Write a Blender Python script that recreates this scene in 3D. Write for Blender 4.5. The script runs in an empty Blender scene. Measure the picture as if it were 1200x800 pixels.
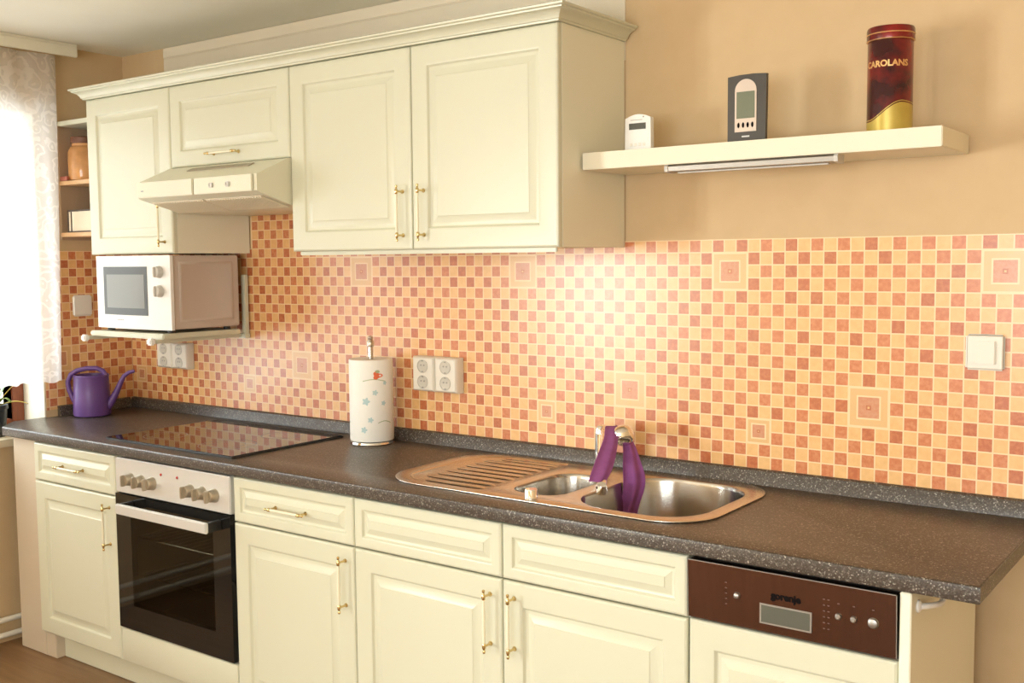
import bpy, bmesh, math, random
from mathutils import Vector, Matrix
from bpy_extras.object_utils import object_data_add  # noqa
random.seed(7)
S = bpy.context.scene
COL = S.collection
PI = math.pi

# ------------------------------------------------------------------ camera
cd = bpy.data.cameras.new('camera')
cam = bpy.data.objects.new('camera', cd)
COL.objects.link(cam)
YAW, PITCH, ROLL, FPX = .6335, .0771, -.0088, 1243.82
cd.sensor_width = 36
cd.lens = FPX * 36 / 1200
cd.clip_start = .05
_f = Vector((-math.sin(YAW) * math.cos(PITCH), math.cos(YAW) * math.cos(PITCH), -math.sin(PITCH)))
_r = Vector((math.cos(YAW), math.sin(YAW), 0))
_u = _r.cross(_f)
_r2 = _r * math.cos(ROLL) + _u * math.sin(ROLL)
_u2 = _u * math.cos(ROLL) - _r * math.sin(ROLL)
cam.matrix_world = Matrix(((_r2.x, _u2.x, -_f.x, 3.6204), (_r2.y, _u2.y, -_f.y, -2.6173),
                           (_r2.z, _u2.z, -_f.z, 1.4996), (0, 0, 0, 1)))
S.camera = cam

# ------------------------------------------------------------------ world, light, exposure
S.view_settings.view_transform = 'Standard'
S.view_settings.look = 'None'
S.view_settings.gamma = 1
S.view_settings.exposure = -0.02
W = bpy.data.worlds.new('sky')
S.world = W
W.use_nodes = True
W.node_tree.nodes['Background'].inputs[0].default_value = (1, .97, .9, 1)
W.node_tree.nodes['Background'].inputs[1].default_value = 3.0


def area(name, loc, rot, sx, sy, power, col):
    l = bpy.data.lights.new(name, 'AREA')
    l.shape = 'RECTANGLE'
    l.size, l.size_y, l.energy, l.color = sx, sy, power, col
    o = bpy.data.objects.new(name, l)
    o.location, o.rotation_euler = loc, rot
    COL.objects.link(o)
    return o


# daylight outside the two left windows, plus an added front fill
area('daylight_far_window', (-.58, -3.95, 1.30), (0, -PI / 2, 0), 1.22, 1.28, 270, (.97, 1, .97))
area('daylight_sink_window', (-.62, -1.15, 1.46), (0, -PI / 2, 0), 1.20, 1.50, 33, (.88, 1, 1.12))
area('added_front_fill', (3.45, -5.36, 1.45), (PI / 2, 0, 0), 2.7, 1.35, 118, (.90, 1, 1.08))  # invented fill lamp, brightens the faces turned right

# ------------------------------------------------------------------ room constants
XL = -.265          # left wall
ZF = .07            # floor
ZC = 2.336          # ceiling
XR, YF = 5.0, -5.0  # right and front walls
YB = -.598          # fronts of the base units
YU = -.340          # fronts of the wall units
ZW = .904           # worktop top
TILE, TX0, TZ0 = .0338, 2.300, 1.547


# ------------------------------------------------------------------ materials
def mat(name, col, rough=.5, metal=0., spec=.5, noise=None, coat=0., bump=None, emit=None, trans=0.):
    m = bpy.data.materials.new(name)
    m.use_nodes = True
    nt = m.node_tree
    b = nt.nodes['Principled BSDF']
    b.inputs['Base Color'].default_value = (*col, 1)
    b.inputs['Roughness'].default_value = rough
    b.inputs['Metallic'].default_value = metal
    b.inputs['Specular IOR Level'].default_value = spec
    b.inputs['Coat Weight'].default_value = coat
    b.inputs['Coat Roughness'].default_value = .1
    b.inputs['Transmission Weight'].default_value = trans
    tc = nt.nodes.new('ShaderNodeTexCoord')
    if noise:
        sc, col2, lo, hi = noise[:4]
        n = nt.nodes.new('ShaderNodeTexNoise')
        n.inputs['Scale'].default_value = sc
        n.inputs['Detail'].default_value = 6
        mp = nt.nodes.new('ShaderNodeMapping')
        if len(noise) > 4:
            mp.inputs['Scale'].default_value = noise[4]
        nt.links.new(tc.outputs['Object'], mp.inputs[0])
        nt.links.new(mp.outputs[0], n.inputs['Vector'])
        r = nt.nodes.new('ShaderNodeValToRGB')
        r.color_ramp.elements[0].position = lo
        r.color_ramp.elements[1].position = hi
        r.color_ramp.elements[0].color = (*col, 1)
        r.color_ramp.elements[1].color = (*col2, 1)
        nt.links.new(n.outputs['Fac'], r.inputs[0])
        nt.links.new(r.outputs[0], b.inputs['Base Color'])
    if bump:
        n2 = nt.nodes.new('ShaderNodeTexNoise')
        n2.inputs['Scale'].default_value = bump[0]
        n2.inputs['Detail'].default_value = 4
        nt.links.new(tc.outputs['Object'], n2.inputs['Vector'])
        bp = nt.nodes.new('ShaderNodeBump')
        bp.inputs['Strength'].default_value = bump[1]
        bp.inputs['Distance'].default_value = .002
        nt.links.new(n2.outputs['Fac'], bp.inputs['Height'])
        nt.links.new(bp.outputs[0], b.inputs['Normal'])
    if emit:
        b.inputs['Emission Color'].default_value = (*emit[0], 1)
        b.inputs['Emission Strength'].default_value = emit[1]
    return m


CREAM = mat('cream_foil', (.665, .66, .515), .32, noise=(3, (.65, .64, .50), .35, .7))
CARC = mat('cream_board', (.85, .83, .68), .45, noise=(2, (.83, .81, .66), .3, .7))
FILLM = mat('beige_filler_board', (.62, .53, .41), .5, noise=(2, (.60, .51, .39), .3, .7))
WALLM = mat('apricot_wallpaper', (.62, .445, .25), .75, noise=(14, (.65, .47, .27), .3, .7), bump=(220, .12))
CEILM = mat('ceiling_paint', (.86, .83, .72), .8, noise=(5, (.88, .85, .74), .3, .7), bump=(120, .08))
WHITEW = mat('bare_white_wall', (.76, .68, .54), .8, noise=(9, (.73, .65, .51), .3, .7), bump=(160, .1))
BORDM = mat('paper_border', (.80, .71, .56), .8, noise=(5, (.82, .73, .58), .3, .7))
FLOORM = mat('wood_laminate', (.20, .105, .045), .35, noise=(4, (.30, .17, .08), .3, .7, (1, 12, 1)))
GROUT = mat('tile_grout', (.88, .63, .37), .29, spec=.85)
LTILE = mat('tile_apricot', (.84, .50, .21), .28, spec=.85, noise=(60, (.76, .43, .165), .35, .75))
RTILE = mat('tile_terracotta', (.57, .165, .055), .28, spec=.85, noise=(90, (.69, .28, .125), .4, .75))
RTILE2 = mat('tile_terracotta_dark', (.48, .12, .038), .28, spec=.85, noise=(90, (.61, .21, .08), .4, .75))
STILE = mat('tile_insert_sand', (.74, .46, .21), .28, spec=.85, noise=(70, (.76, .46, .19), .35, .7))
PTILE = mat('tile_insert_rose', (.62, .29, .16), .28, spec=.85, noise=(130, (.60, .24, .12), .4, .6))
BLACKG = mat('black_glass', (.012, .011, .010), .04, spec=.6)
BLACK = mat('black_plastic', (.02, .018, .016), .4)
DARK = mat('dark_enamel', (.05, .047, .044), .3)
ENAM = mat('oven_enamel', (.11, .105, .095), .35)
STEEL = mat('brushed_steel', (.62, .58, .52), .24, 1., noise=(8, (.55, .51, .46), .3, .7, (1, 40, 40)))
BOWLM = mat('bowl_steel_shaded', (.46, .43, .385), .22, 1., bump=(500, .05))  # same steel as the sink, darkened to paint shade inside the bowls
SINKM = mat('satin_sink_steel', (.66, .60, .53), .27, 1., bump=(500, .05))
CHROME = mat('chrome', (.85, .84, .82), .06, 1.)
ALU = mat('aluminium', (.36, .345, .32), .42, 1.)
GOLD = mat('polished_brass', (.72, .56, .28), .22, 1.)
PEARL = mat('pearl_handle_bar', (.86, .80, .62), .22)
WHITEP = mat('white_plastic', (.84, .83, .80), .3)
GREYP = mat('light_grey_plastic', (.60, .57, .52), .4)
SOCKW = mat('socket_plastic', (.80, .75, .66), .35)
SOCKD = mat('socket_recess_plastic', (.58, .54, .47), .4)
HOODM = mat('hood_enamel', (.75, .72, .56), .3)
SLOTM = mat('hood_slot', (.34, .29, .20), .5)
HOODF = mat('hood_grease_filter', (.76, .69, .53), .45)
FASC = mat('oven_steel_fascia', (.74, .735, .71), .3, .35)
DWM = mat('dishwasher_steel', (.125, .066, .05), .2, .9, noise=(3, (.145, .077, .057), .3, .7, (40, 40, 2)))
KNOBM = mat('knob_champagne', (.52, .46, .36), .3, .7)
LCD = mat('lcd_grey_green', (.16, .18, .12), .25)
LCDG = mat('lcd_grey', (.10, .105, .085), .2)
LCDD = mat('lcd_dark', (.06, .06, .045), .25)
MWGLASS = mat('microwave_window', (.24, .245, .23), .4)
MWDARK = mat('microwave_window_border', (.075, .078, .075), .4)
MWSIDE = mat('microwave_casing_shaded', (.56, .48, .42), .4)  # white casing tinted brownish: shade of its right side put into the colour
PAPER = mat('kitchen_paper', (.92, .91, .86), .9, bump=(300, .3))
PBLUE = mat('print_blue', (.50, .66, .68), .9)
PGREEN = mat('print_green', (.42, .50, .30), .9)
PRED = mat('print_red', (.80, .18, .08), .9)
VIOLET = mat('violet_plastic', (.12, .055, .22), .35, noise=(6, (.135, .06, .24), .3, .7))
CLOTH = mat('violet_microfibre', (.25, .068, .235), .95, noise=(40, (.30, .09, .28), .3, .7), bump=(350, .5))
TIN = mat('tin_burgundy', (.045, .005, .007), .22, .2, noise=(14, (.34, .012, .008), .42, .72), coat=.3)
TINRIM = mat('tin_gold_line', (.75, .45, .18), .3, .6)
TINGOLD = mat('tin_gold_print', (.50, .36, .07), .3, .35, noise=(30, (.58, .44, .10), .3, .7))
POT = mat('dark_pot', (.025, .03, .035), .4)
SOIL = mat('soil', (.05, .03, .02), .9)
LEAF = mat('leaf_green', (.10, .20, .03), .5, noise=(20, (.30, .36, .06), .4, .7))
LEAFY = mat('leaf_yellow', (.62, .50, .10), .5)
WOODD = mat('window_wood', (.20, .05, .02), .45, noise=(8, (.28, .08, .03), .3, .7, (30, 30, 2)))
SILLM = mat('sill_board', (.80, .68, .48), .4)
REVEAL = mat('reveal_plaster', (.86, .80, .66), .8, bump=(150, .08))
SHELFW = mat('shelf_wood', (.62, .36, .17), .45, noise=(6, (.70, .44, .22), .3, .7, (3, 30, 30)))
SHELFB = mat('shelf_brown_board', (.42, .29, .19), .5)
JARM = mat('amber_jar', (.50, .24, .09), .08, noise=(14, (.72, .36, .14), .4, .65))
LIDM = mat('jar_lid', (.16, .06, .03), .4)
BOXD = mat('box_dark_edge', (.07, .05, .04), .5)
PAPERB = mat('box_cream_face', (.78, .68, .52), .6)
REDB = mat('red_packet', (.36, .10, .06), .5)
PIPE = mat('pipe_enamel', (.82, .78, .68), .3)
REDL = mat('red_lamp', (.45, .03, .02), .3)
PRINT = mat('print_black', (.008, .006, .006), .8, spec=.05)
PRINTW = mat('print_white', (.7, .7, .68), .5)
PRINTD = mat('print_dim', (.16, .09, .075), .5)
PRINTG = mat('print_grey', (.36, .34, .30), .5)
STATD = mat('weather_station_case', (.055, .048, .04), .35)
STATS = mat('weather_station_silver', (.62, .52, .44), .35, .2)
CREAMS = mat('shelf_cream', (.81, .755, .60), .35)


def worktop_mat():
    m = mat('granite_laminate', (.07, .055, .045), .33, spec=.5)
    nt = m.node_tree
    b = nt.nodes['Principled BSDF']
    tc = nt.nodes.new('ShaderNodeTexCoord')
    v = nt.nodes.new('ShaderNodeTexVoronoi')
    v.inputs['Scale'].default_value = 380
    n = nt.nodes.new('ShaderNodeTexNoise')
    n.inputs['Scale'].default_value = 260
    n.inputs['Detail'].default_value = 3
    nt.links.new(tc.outputs['Object'], v.inputs['Vector'])
    nt.links.new(tc.outputs['Object'], n.inputs['Vector'])
    sep = nt.nodes.new('ShaderNodeSeparateColor')
    nt.links.new(v.outputs['Color'], sep.inputs[0])
    r = nt.nodes.new('ShaderNodeValToRGB')
    cr = r.color_ramp
    cr.interpolation = 'CONSTANT'
    cr.elements[0].position = 0
    cr.elements[0].color = (.060, .043, .033, 1)
    cr.elements[1].position = .45
    cr.elements[1].color = (.085, .066, .052, 1)
    for p, c in ((.76, (.13, .11, .09, 1)), (.90, (.22, .195, .16, 1)), (.965, (.38, .35, .30, 1))):
        e = cr.elements.new(p)
        e.color = c
    nt.links.new(sep.outputs[0], r.inputs[0])
    mx = nt.nodes.new('ShaderNodeMix')
    mx.data_type = 'RGBA'
    mx.inputs[0].default_value = .25
    nt.links.new(r.outputs[0], mx.inputs[6])
    nt.links.new(n.outputs['Color'], mx.inputs[7])
    mx.blend_type = 'MULTIPLY'
    nt.links.new(mx.outputs[2], b.inputs['Base Color'])
    return m


WORKM = worktop_mat()


def lace_mat():
    m = bpy.data.materials.new('white_lace')
    m.use_nodes = True
    nt = m.node_tree
    for n in list(nt.nodes):
        nt.nodes.remove(n)
    out = nt.nodes.new('ShaderNodeOutputMaterial')
    tc = nt.nodes.new('ShaderNodeTexCoord')
    dif = nt.nodes.new('ShaderNodeBsdfDiffuse')
    dif.inputs[0].default_value = (.84, .78, .72, 1)
    trl = nt.nodes.new('ShaderNodeBsdfTranslucent')
    trl.inputs[0].default_value = (.90, .88, .84, 1)
    trp = nt.nodes.new('ShaderNodeBsdfTransparent')
    a = nt.nodes.new('ShaderNodeMixShader')
    a.inputs[0].default_value = .5
    nt.links.new(dif.outputs[0], a.inputs[1])
    nt.links.new(trl.outputs[0], a.inputs[2])
    # flowers: warped rings and petals, dense thread where the motif is
    wn = nt.nodes.new('ShaderNodeTexNoise')
    wn.inputs['Scale'].default_value = 9
    wn.inputs['Detail'].default_value = 3
    nt.links.new(tc.outputs['Object'], wn.inputs['Vector'])
    add = nt.nodes.new('ShaderNodeMix')
    add.data_type = 'RGBA'
    add.inputs[0].default_value = .09
    nt.links.new(tc.outputs['Object'], add.inputs[6])
    nt.links.new(wn.outputs['Color'], add.inputs[7])
    v = nt.nodes.new('ShaderNodeTexVoronoi')
    v.feature = 'SMOOTH_F1'
    v.inputs['Scale'].default_value = 24
    nt.links.new(add.outputs[2], v.inputs['Vector'])
    mt = nt.nodes.new('ShaderNodeMath')
    mt.operation = 'MULTIPLY'
    mt.inputs[1].default_value = 20
    nt.links.new(v.outputs['Distance'], mt.inputs[0])
    sn = nt.nodes.new('ShaderNodeMath')
    sn.operation = 'SINE'
    nt.links.new(mt.outputs[0], sn.inputs[0])
    n2 = nt.nodes.new('ShaderNodeTexNoise')
    n2.inputs['Scale'].default_value = 26
    n2.inputs['Detail'].default_value = 5
    nt.links.new(tc.outputs['Object'], n2.inputs['Vector'])
    mu = nt.nodes.new('ShaderNodeMath')
    mu.operation = 'MULTIPLY'
    nt.links.new(sn.outputs[0], mu.inputs[0])
    nt.links.new(n2.outputs['Fac'], mu.inputs[1])
    r = nt.nodes.new('ShaderNodeValToRGB')
    r.color_ramp.elements[0].position = .12
    r.color_ramp.elements[0].color = (.74, .74, .74, 1)
    r.color_ramp.elements[1].position = .34
    r.color_ramp.elements[1].color = (.93, .93, .93, 1)
    nt.links.new(mu.outputs[0], r.inputs[0])
    b = nt.nodes.new('ShaderNodeMixShader')
    nt.links.new(r.outputs[0], b.inputs[0])
    nt.links.new(trp.outputs[0], b.inputs[1])
    nt.links.new(a.outputs[0], b.inputs[2])
    nt.links.new(b.outputs[0], out.inputs[0])
    return m


LACE = lace_mat()


def glass_mat(name, tint, gl):
    m = bpy.data.materials.new(name)
    m.use_nodes = True
    nt = m.node_tree
    for n in list(nt.nodes):
        nt.nodes.remove(n)
    out = nt.nodes.new('ShaderNodeOutputMaterial')
    t = nt.nodes.new('ShaderNodeBsdfTransparent')
    t.inputs[0].default_value = (*tint, 1)
    g = nt.nodes.new('ShaderNodeBsdfGlossy')
    g.inputs['Roughness'].default_value = .03
    lw = nt.nodes.new('ShaderNodeLayerWeight')
    lw.inputs[0].default_value = .5
    pw = nt.nodes.new('ShaderNodeMath')
    pw.operation = 'POWER'
    pw.inputs[1].default_value = 4.5
    nt.links.new(lw.outputs['Facing'], pw.inputs[0])
    ad = nt.nodes.new('ShaderNodeMath')
    ad.operation = 'MULTIPLY_ADD'
    ad.inputs[1].default_value = .8
    ad.inputs[2].default_value = .04 * gl
    nt.links.new(pw.outputs[0], ad.inputs[0])
    x = nt.nodes.new('ShaderNodeMixShader')
    nt.links.new(ad.outputs[0], x.inputs[0])
    nt.links.new(t.outputs[0], x.inputs[1])
    nt.links.new(g.outputs[0], x.inputs[2])
    nt.links.new(x.outputs[0], out.inputs[0])
    return m


PANE = glass_mat('window_glass', (.97, .98, .97), 1.)
OVENGL = glass_mat('oven_glass', (.42, .40, .36), 1.)

# ------------------------------------------------------------------ mesh helpers
ALLROOT = {}


def nb():
    return bmesh.new()


def mark(bm, before, mi, smooth=False):
    for f in bm.faces:
        if f not in before:
            f.material_index = mi
            f.smooth = smooth


def box(bm, x0, x1, y0, y1, z0, z1, bev=0., mi=0, seg=2):
    before = set(bm.faces)
    vs = bmesh.ops.create_cube(bm, size=1)['verts']
    for v in vs:
        v.co = Vector(((x0 + x1) / 2 + v.co.x * (x1 - x0), (y0 + y1) / 2 + v.co.y * (y1 - y0),
                       (z0 + z1) / 2 + v.co.z * (z1 - z0)))
    if bev:
        es = {e for v in vs for e in v.link_edges}
        bmesh.ops.bevel(bm, geom=list(es), offset=bev, segments=seg, affect='EDGES', clamp_overlap=True)
    mark(bm, before, mi)
    return bm


def prism(bm, poly, axis, a0, a1, mi=0):
    """poly: list of 2D points, swept along axis ('x','y','z') from a0 to a1."""
    def P(p, a):
        return {'x': Vector((a, p[0], p[1])), 'y': Vector((p[0], a, p[1])), 'z': Vector((p[0], p[1], a))}[axis]
    before = set(bm.faces)
    A = [bm.verts.new(P(p, a0)) for p in poly]
    B = [bm.verts.new(P(p, a1)) for p in poly]
    n = len(poly)
    bm.faces.new(A)
    bm.faces.new(B[::-1])
    for i in range(n):
        bm.faces.new((A[i], B[i], B[(i + 1) % n], A[(i + 1) % n]))
    mark(bm, before, mi)
    return bm


def lathe(bm, prof, c, axis='z', seg=32, mi=0, smooth=True, sx=1., sy=1.):
    """prof: list of (radius, height); closed with caps when radius > 0 at the ends."""
    before = set(bm.faces)
    rings = []
    for r, h in prof:
        ring = []
        for k in range(seg):
            a = 2 * PI * k / seg
            p, q = r * math.cos(a) * sx, r * math.sin(a) * sy
            co = {'z': (p, q, h), 'y': (p, h, q), 'x': (h, p, q)}[axis]
            ring.append(bm.verts.new(Vector(co) + Vector(c)))
        rings.append(ring)
    for A, B in zip(rings, rings[1:]):
        for k in range(seg):
            bm.faces.new((A[k], A[(k + 1) % seg], B[(k + 1) % seg], B[k]))
    mark(bm, before, mi, smooth)
    before = set(bm.faces)
    bm.faces.new(rings[0][::-1])
    bm.faces.new(rings[-1])
    mark(bm, before, mi)
    return bm


def tube(bm, pts, r, seg=12, mi=0, flat=1.):
    before = set(bm.faces)
    pts = [Vector(p) for p in pts]
    rs = r if isinstance(r, (list, tuple)) else [r] * len(pts)
    t0 = (pts[1] - pts[0]).normalized()
    up = Vector((0, 0, 1)) if abs(t0.z) < .9 else Vector((1, 0, 0))
    n = t0.cross(up).normalized()
    rings = []
    for i, p in enumerate(pts):
        t = ((pts[min(i + 1, len(pts) - 1)] - pts[max(i - 1, 0)])).normalized()
        n = (n - t * n.dot(t)).normalized()
        b = t.cross(n)
        rings.append([bm.verts.new(p + (n * math.cos(2 * PI * k / seg) + b * math.sin(2 * PI * k / seg) * flat) * rs[i])
                      for k in range(seg)])
    for A, B in zip(rings, rings[1:]):
        for k in range(seg):
            bm.faces.new((A[k], A[(k + 1) % seg], B[(k + 1) % seg], B[k]))
    mark(bm, before, mi, True)
    before = set(bm.faces)
    bm.faces.new(rings[0][::-1])
    bm.faces.new(rings[-1])
    mark(bm, before, mi)
    return bm


def rrect(x0, x1, y0, y1, r, n=8):
    """rounded rectangle outline, counter-clockwise; r one radius or four (from x1,y1 round ccw)"""
    rr = r if isinstance(r, (list, tuple)) else [r] * 4
    out = []
    for (cx, cy, a0, q) in ((x1 - rr[0], y1 - rr[0], 0, rr[0]), (x0 + rr[1], y1 - rr[1], PI / 2, rr[1]),
                            (x0 + rr[2], y0 + rr[2], PI, rr[2]), (x1 - rr[3], y0 + rr[3], 1.5 * PI, rr[3])):
        for k in range(n + 1):
            a = a0 + PI / 2 * k / n
            out.append((cx + q * math.cos(a), cy + q * math.sin(a)))
    return out


def plate(bm, loops, z0, z1, bev=0., mi=0):
    """flat plate with holes: first loop outer, the others holes"""
    cu = bpy.data.curves.new('tmp', 'CURVE')
    cu.dimensions = '2D'
    cu.fill_mode = 'BOTH'
    cu.extrude = (z1 - z0) / 2 - bev
    cu.bevel_depth = bev
    cu.bevel_resolution = 2
    cu.offset = -bev
    for lp in loops:
        sp = cu.splines.new('POLY')
        sp.points.add(len(lp) - 1)
        for p, q in zip(sp.points, lp):
            p.co = (q[0], q[1], 0, 1)
        sp.use_cyclic_u = True
    o = bpy.data.objects.new('tmp', cu)
    COL.objects.link(o)
    dg = bpy.context.evaluated_depsgraph_get()
    me = bpy.data.meshes.new_from_object(o.evaluated_get(dg))
    before = set(bm.faces)
    nv = len(bm.verts)
    bm.from_mesh(me)
    bm.verts.ensure_lookup_table()
    for v in bm.verts[nv:]:
        v.co.z += (z0 + z1) / 2
    mark(bm, before, mi)
    bpy.data.objects.remove(o)
    bpy.data.curves.remove(cu)
    bpy.data.meshes.remove(me)
    return bm


def text_bm(bm, body, size, place, mi=0, depth=.0006, sx=1., shear=0., bold=0.):
    """place: function (u, v, w) -> world point; the text is centred on u"""
    cu = bpy.data.curves.new('tmp', 'FONT')
    cu.body = body
    cu.size = size
    cu.align_x = 'CENTER'
    cu.extrude = depth / 2
    cu.shear = shear
    cu.offset = bold
    cu.resolution_u = 3
    o = bpy.data.objects.new('tmp', cu)
    COL.objects.link(o)
    dg = bpy.context.evaluated_depsgraph_get()
    me = bpy.data.meshes.new_from_object(o.evaluated_get(dg))
    before = set(bm.faces)
    nv = len(bm.verts)
    bm.from_mesh(me)
    bm.verts.ensure_lookup_table()
    for v in bm.verts[nv:]:
        v.co = Vector(place(v.co.x * sx, v.co.y, v.co.z))
    mark(bm, before, mi)
    bpy.data.objects.remove(o)
    bpy.data.curves.remove(cu)
    bpy.data.meshes.remove(me)
    return bm


WLOC = {}


def obj(name, bm, mats, parent=None, angle=35, loc=None):
    bmesh.ops.remove_doubles(bm, verts=bm.verts, dist=1e-6)
    bmesh.ops.recalc_face_normals(bm, faces=bm.faces)
    xs = [v.co for v in bm.verts]
    if loc is None:
        lo = Vector([min(c[i] for c in xs) for i in range(3)])
        hi = Vector([max(c[i] for c in xs) for i in range(3)])
        loc = Vector(((lo.x + hi.x) / 2, (lo.y + hi.y) / 2, lo.z))
    loc = Vector(loc)
    for v in bm.verts:
        v.co -= loc
    for e in bm.edges:
        if len(e.link_faces) == 2 and e.calc_face_angle(0) > math.radians(angle):
            e.smooth = False
    for f in bm.faces:
        f.smooth = True
    me = bpy.data.meshes.new(name)
    bm.to_mesh(me)
    bm.free()
    for m in (mats if isinstance(mats, (list, tuple)) else [mats]):
        me.materials.append(m)
    o = bpy.data.objects.new(name, me)
    COL.objects.link(o)
    WLOC[o] = loc
    if parent:
        o.parent = parent
        o.location = loc - WLOC[parent]
    else:
        o.location = loc
    return o


def thing(name, label, cat, loc, group=None):
    o = bpy.data.objects.new(name, None)
    o.empty_display_size = .05
    COL.objects.link(o)
    o.location = loc
    WLOC[o] = Vector(loc)
    return tag(o, label, cat, group)


def tag(o, label, cat, group=None):
    o['label'] = label
    o['category'] = cat
    if group:
        o['group'] = group
    return o


def struct(name, bm, m):
    o = obj(name, bm, m)
    o['kind'] = 'structure'
    return o


def dup(root, off, label):
    r = root.copy()
    COL.objects.link(r)
    r.location = root.location + Vector(off)
    r['label'] = label
    for ch in list(root.children):
        c = ch.copy()
        COL.objects.link(c)
        c.parent = r
        for g in list(ch.children):
            d = g.copy()
            COL.objects.link(d)
            d.parent = c
    return r


# ------------------------------------------------------------------ the room shell
b = nb()
box(b, XL - .3, XR, YF - .3, .12, ZF - .1, ZF)
struct('floor', b, FLOORM)
b = nb()
box(b, XL - .3, XR + .1, YF - .3, .12, ZC, ZC + .1)
struct('ceiling', b, CEILM)
b = nb()
box(b, XL - .3, XR + .1, 0, .12, ZF, ZC)
struct('wall_back', b, WALLM)
b = nb()
box(b, XR, XR + .1, YF - .3, 0, ZF, ZC)
struct('wall_right', b, WALLM)
W1 = (-1.90, -.390, .842, 2.075)      # y0, y1, z0, z1 of the window by the worktop
W2 = (-4.60, -3.30, .68, 1.93)        # the second window further along
b = nb()
x0, x1 = XL - .3, XL
box(b, x0, x1, W1[1], 0, ZF, ZC)
box(b, x0, x1, W1[0], W1[1], ZF, W1[2] - .03)
box(b, x0, x1, W1[0], W1[1], W1[3], ZC)
box(b, x0, x1, W2[1], W1[0], ZF, ZC)
box(b, x0, x1, W2[0], W2[1], ZF, W2[2])
box(b, x0, x1, W2[0], W2[1], W2[3], ZC)
box(b, x0, x1, YF - .3, W2[0], ZF, ZC)
struct('wall_left', b, WALLM)
W3 = (2.05, 4.85, .80, 2.10)           # x0, x1, z0, z1 of an unseen window added behind the camera for fill
b = nb()
box(b, XL, W3[0], YF - .3, YF, ZF, ZC)
box(b, W3[1], XR, YF - .3, YF, ZF, ZC)
box(b, W3[0], W3[1], YF - .3, YF, ZF, W3[2])
box(b, W3[0], W3[1], YF - .3, YF, W3[3], ZC)
struct('wall_front', b, WALLM)

# plastered reveal lining of the window by the worktop
b = nb()
box(b, XL - .3, XL - .001, W1[1] - .006, W1[1] - .0005, W1[2], W1[3])
box(b, XL - .3, XL - .001, W1[0] + .0005, W1[0] + .006, W1[2], W1[3])
box(b, XL - .3, XL - .001, W1[0] + .006, W1[1] - .006, W1[3] - .006, W1[3] - .0005)
struct('trim_1', b, REVEAL)


def window_x(n, x, w, m):
    """window in a wall facing x: two wooden sashes with panes"""
    y0, y1, z0, z1 = w
    y0, y1, z0, z1 = y0 + .007, y1 - .007, z0 + .001, z1 - .007
    b = nb()
    t = .05
    ym = (y0 + y1) / 2
    box(b, x - .07, x, y0, y0 + t, z0, z1, .004)
    box(b, x - .07, x, y1 - t, y1, z0, z1, .004)
    box(b, x - .07, x, y0 + t, y1 - t, z0, z0 + t, .004)
    box(b, x - .07, x, y0 + t, y1 - t, z1 - t, z1, .004)
    box(b, x - .065, x + .006, ym - .05, ym + .05, z0 + t, z1 - t, .004)
    o = struct('window_%d' % n, b, m)
    b = nb()
    box(b, x - .042, x - .036, y0 + t - .004, ym - .046, z0 + t - .004, z1 - t + .004)
    box(b, x - .042, x - .036, ym + .046, y1 - t + .004, z0 + t - .004, z1 - t + .004)
    obj('pane', b, PANE, o)
    return o


window_x(1, XL - .145, W1, WOODD)
window_x(2, XL - .145, W2, WOODD)
b = nb()
t = .05
yw = YF - .15
box(b, W3[0], W3[0] + t, yw - .07, yw, W3[2], W3[3], .004)
box(b, W3[1] - t, W3[1], yw - .07, yw, W3[2], W3[3], .004)
box(b, W3[0] + t, W3[1] - t, yw - .07, yw, W3[2], W3[2] + t, .004)
box(b, W3[0] + t, W3[1] - t, yw - .07, yw, W3[3] - t, W3[3], .004)
box(b, 3.40, 3.50, yw - .065, yw + .006, W3[2] + t, W3[3] - t, .004)
o = struct('window_3', b, WOODD)  # unseen window, added only to let the front fill in
b = nb()
box(b, W3[0] + t - .004, 3.404, yw - .042, yw - .036, W3[2] + t - .004, W3[3] - t + .004)
box(b, 3.496, W3[1] - t + .004, yw - .042, yw - .036, W3[2] + t - .004, W3[3] - t + .004)
obj('pane', b, PANE, o)

# sill board in the niche
b = nb()
box(b, XL - .140, XL + .022, W1[0] + .008, W1[1] - .008, W1[2] - .028, W1[2], .005)
struct('trim_2', b, SILLM)

# bare white strip of wall above the wall units, with the paper border under the ceiling
b = nb()
box(b, .017, 2.100, -.004, -.0003, 2.05, 2.2935)
struct('trim_3', b, WHITEW)
b = nb()
box(b, .017, 2.100, -.008, -.0003, 2.294, ZC - .001, .003)
struct('trim_4', b, BORDM)


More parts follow.
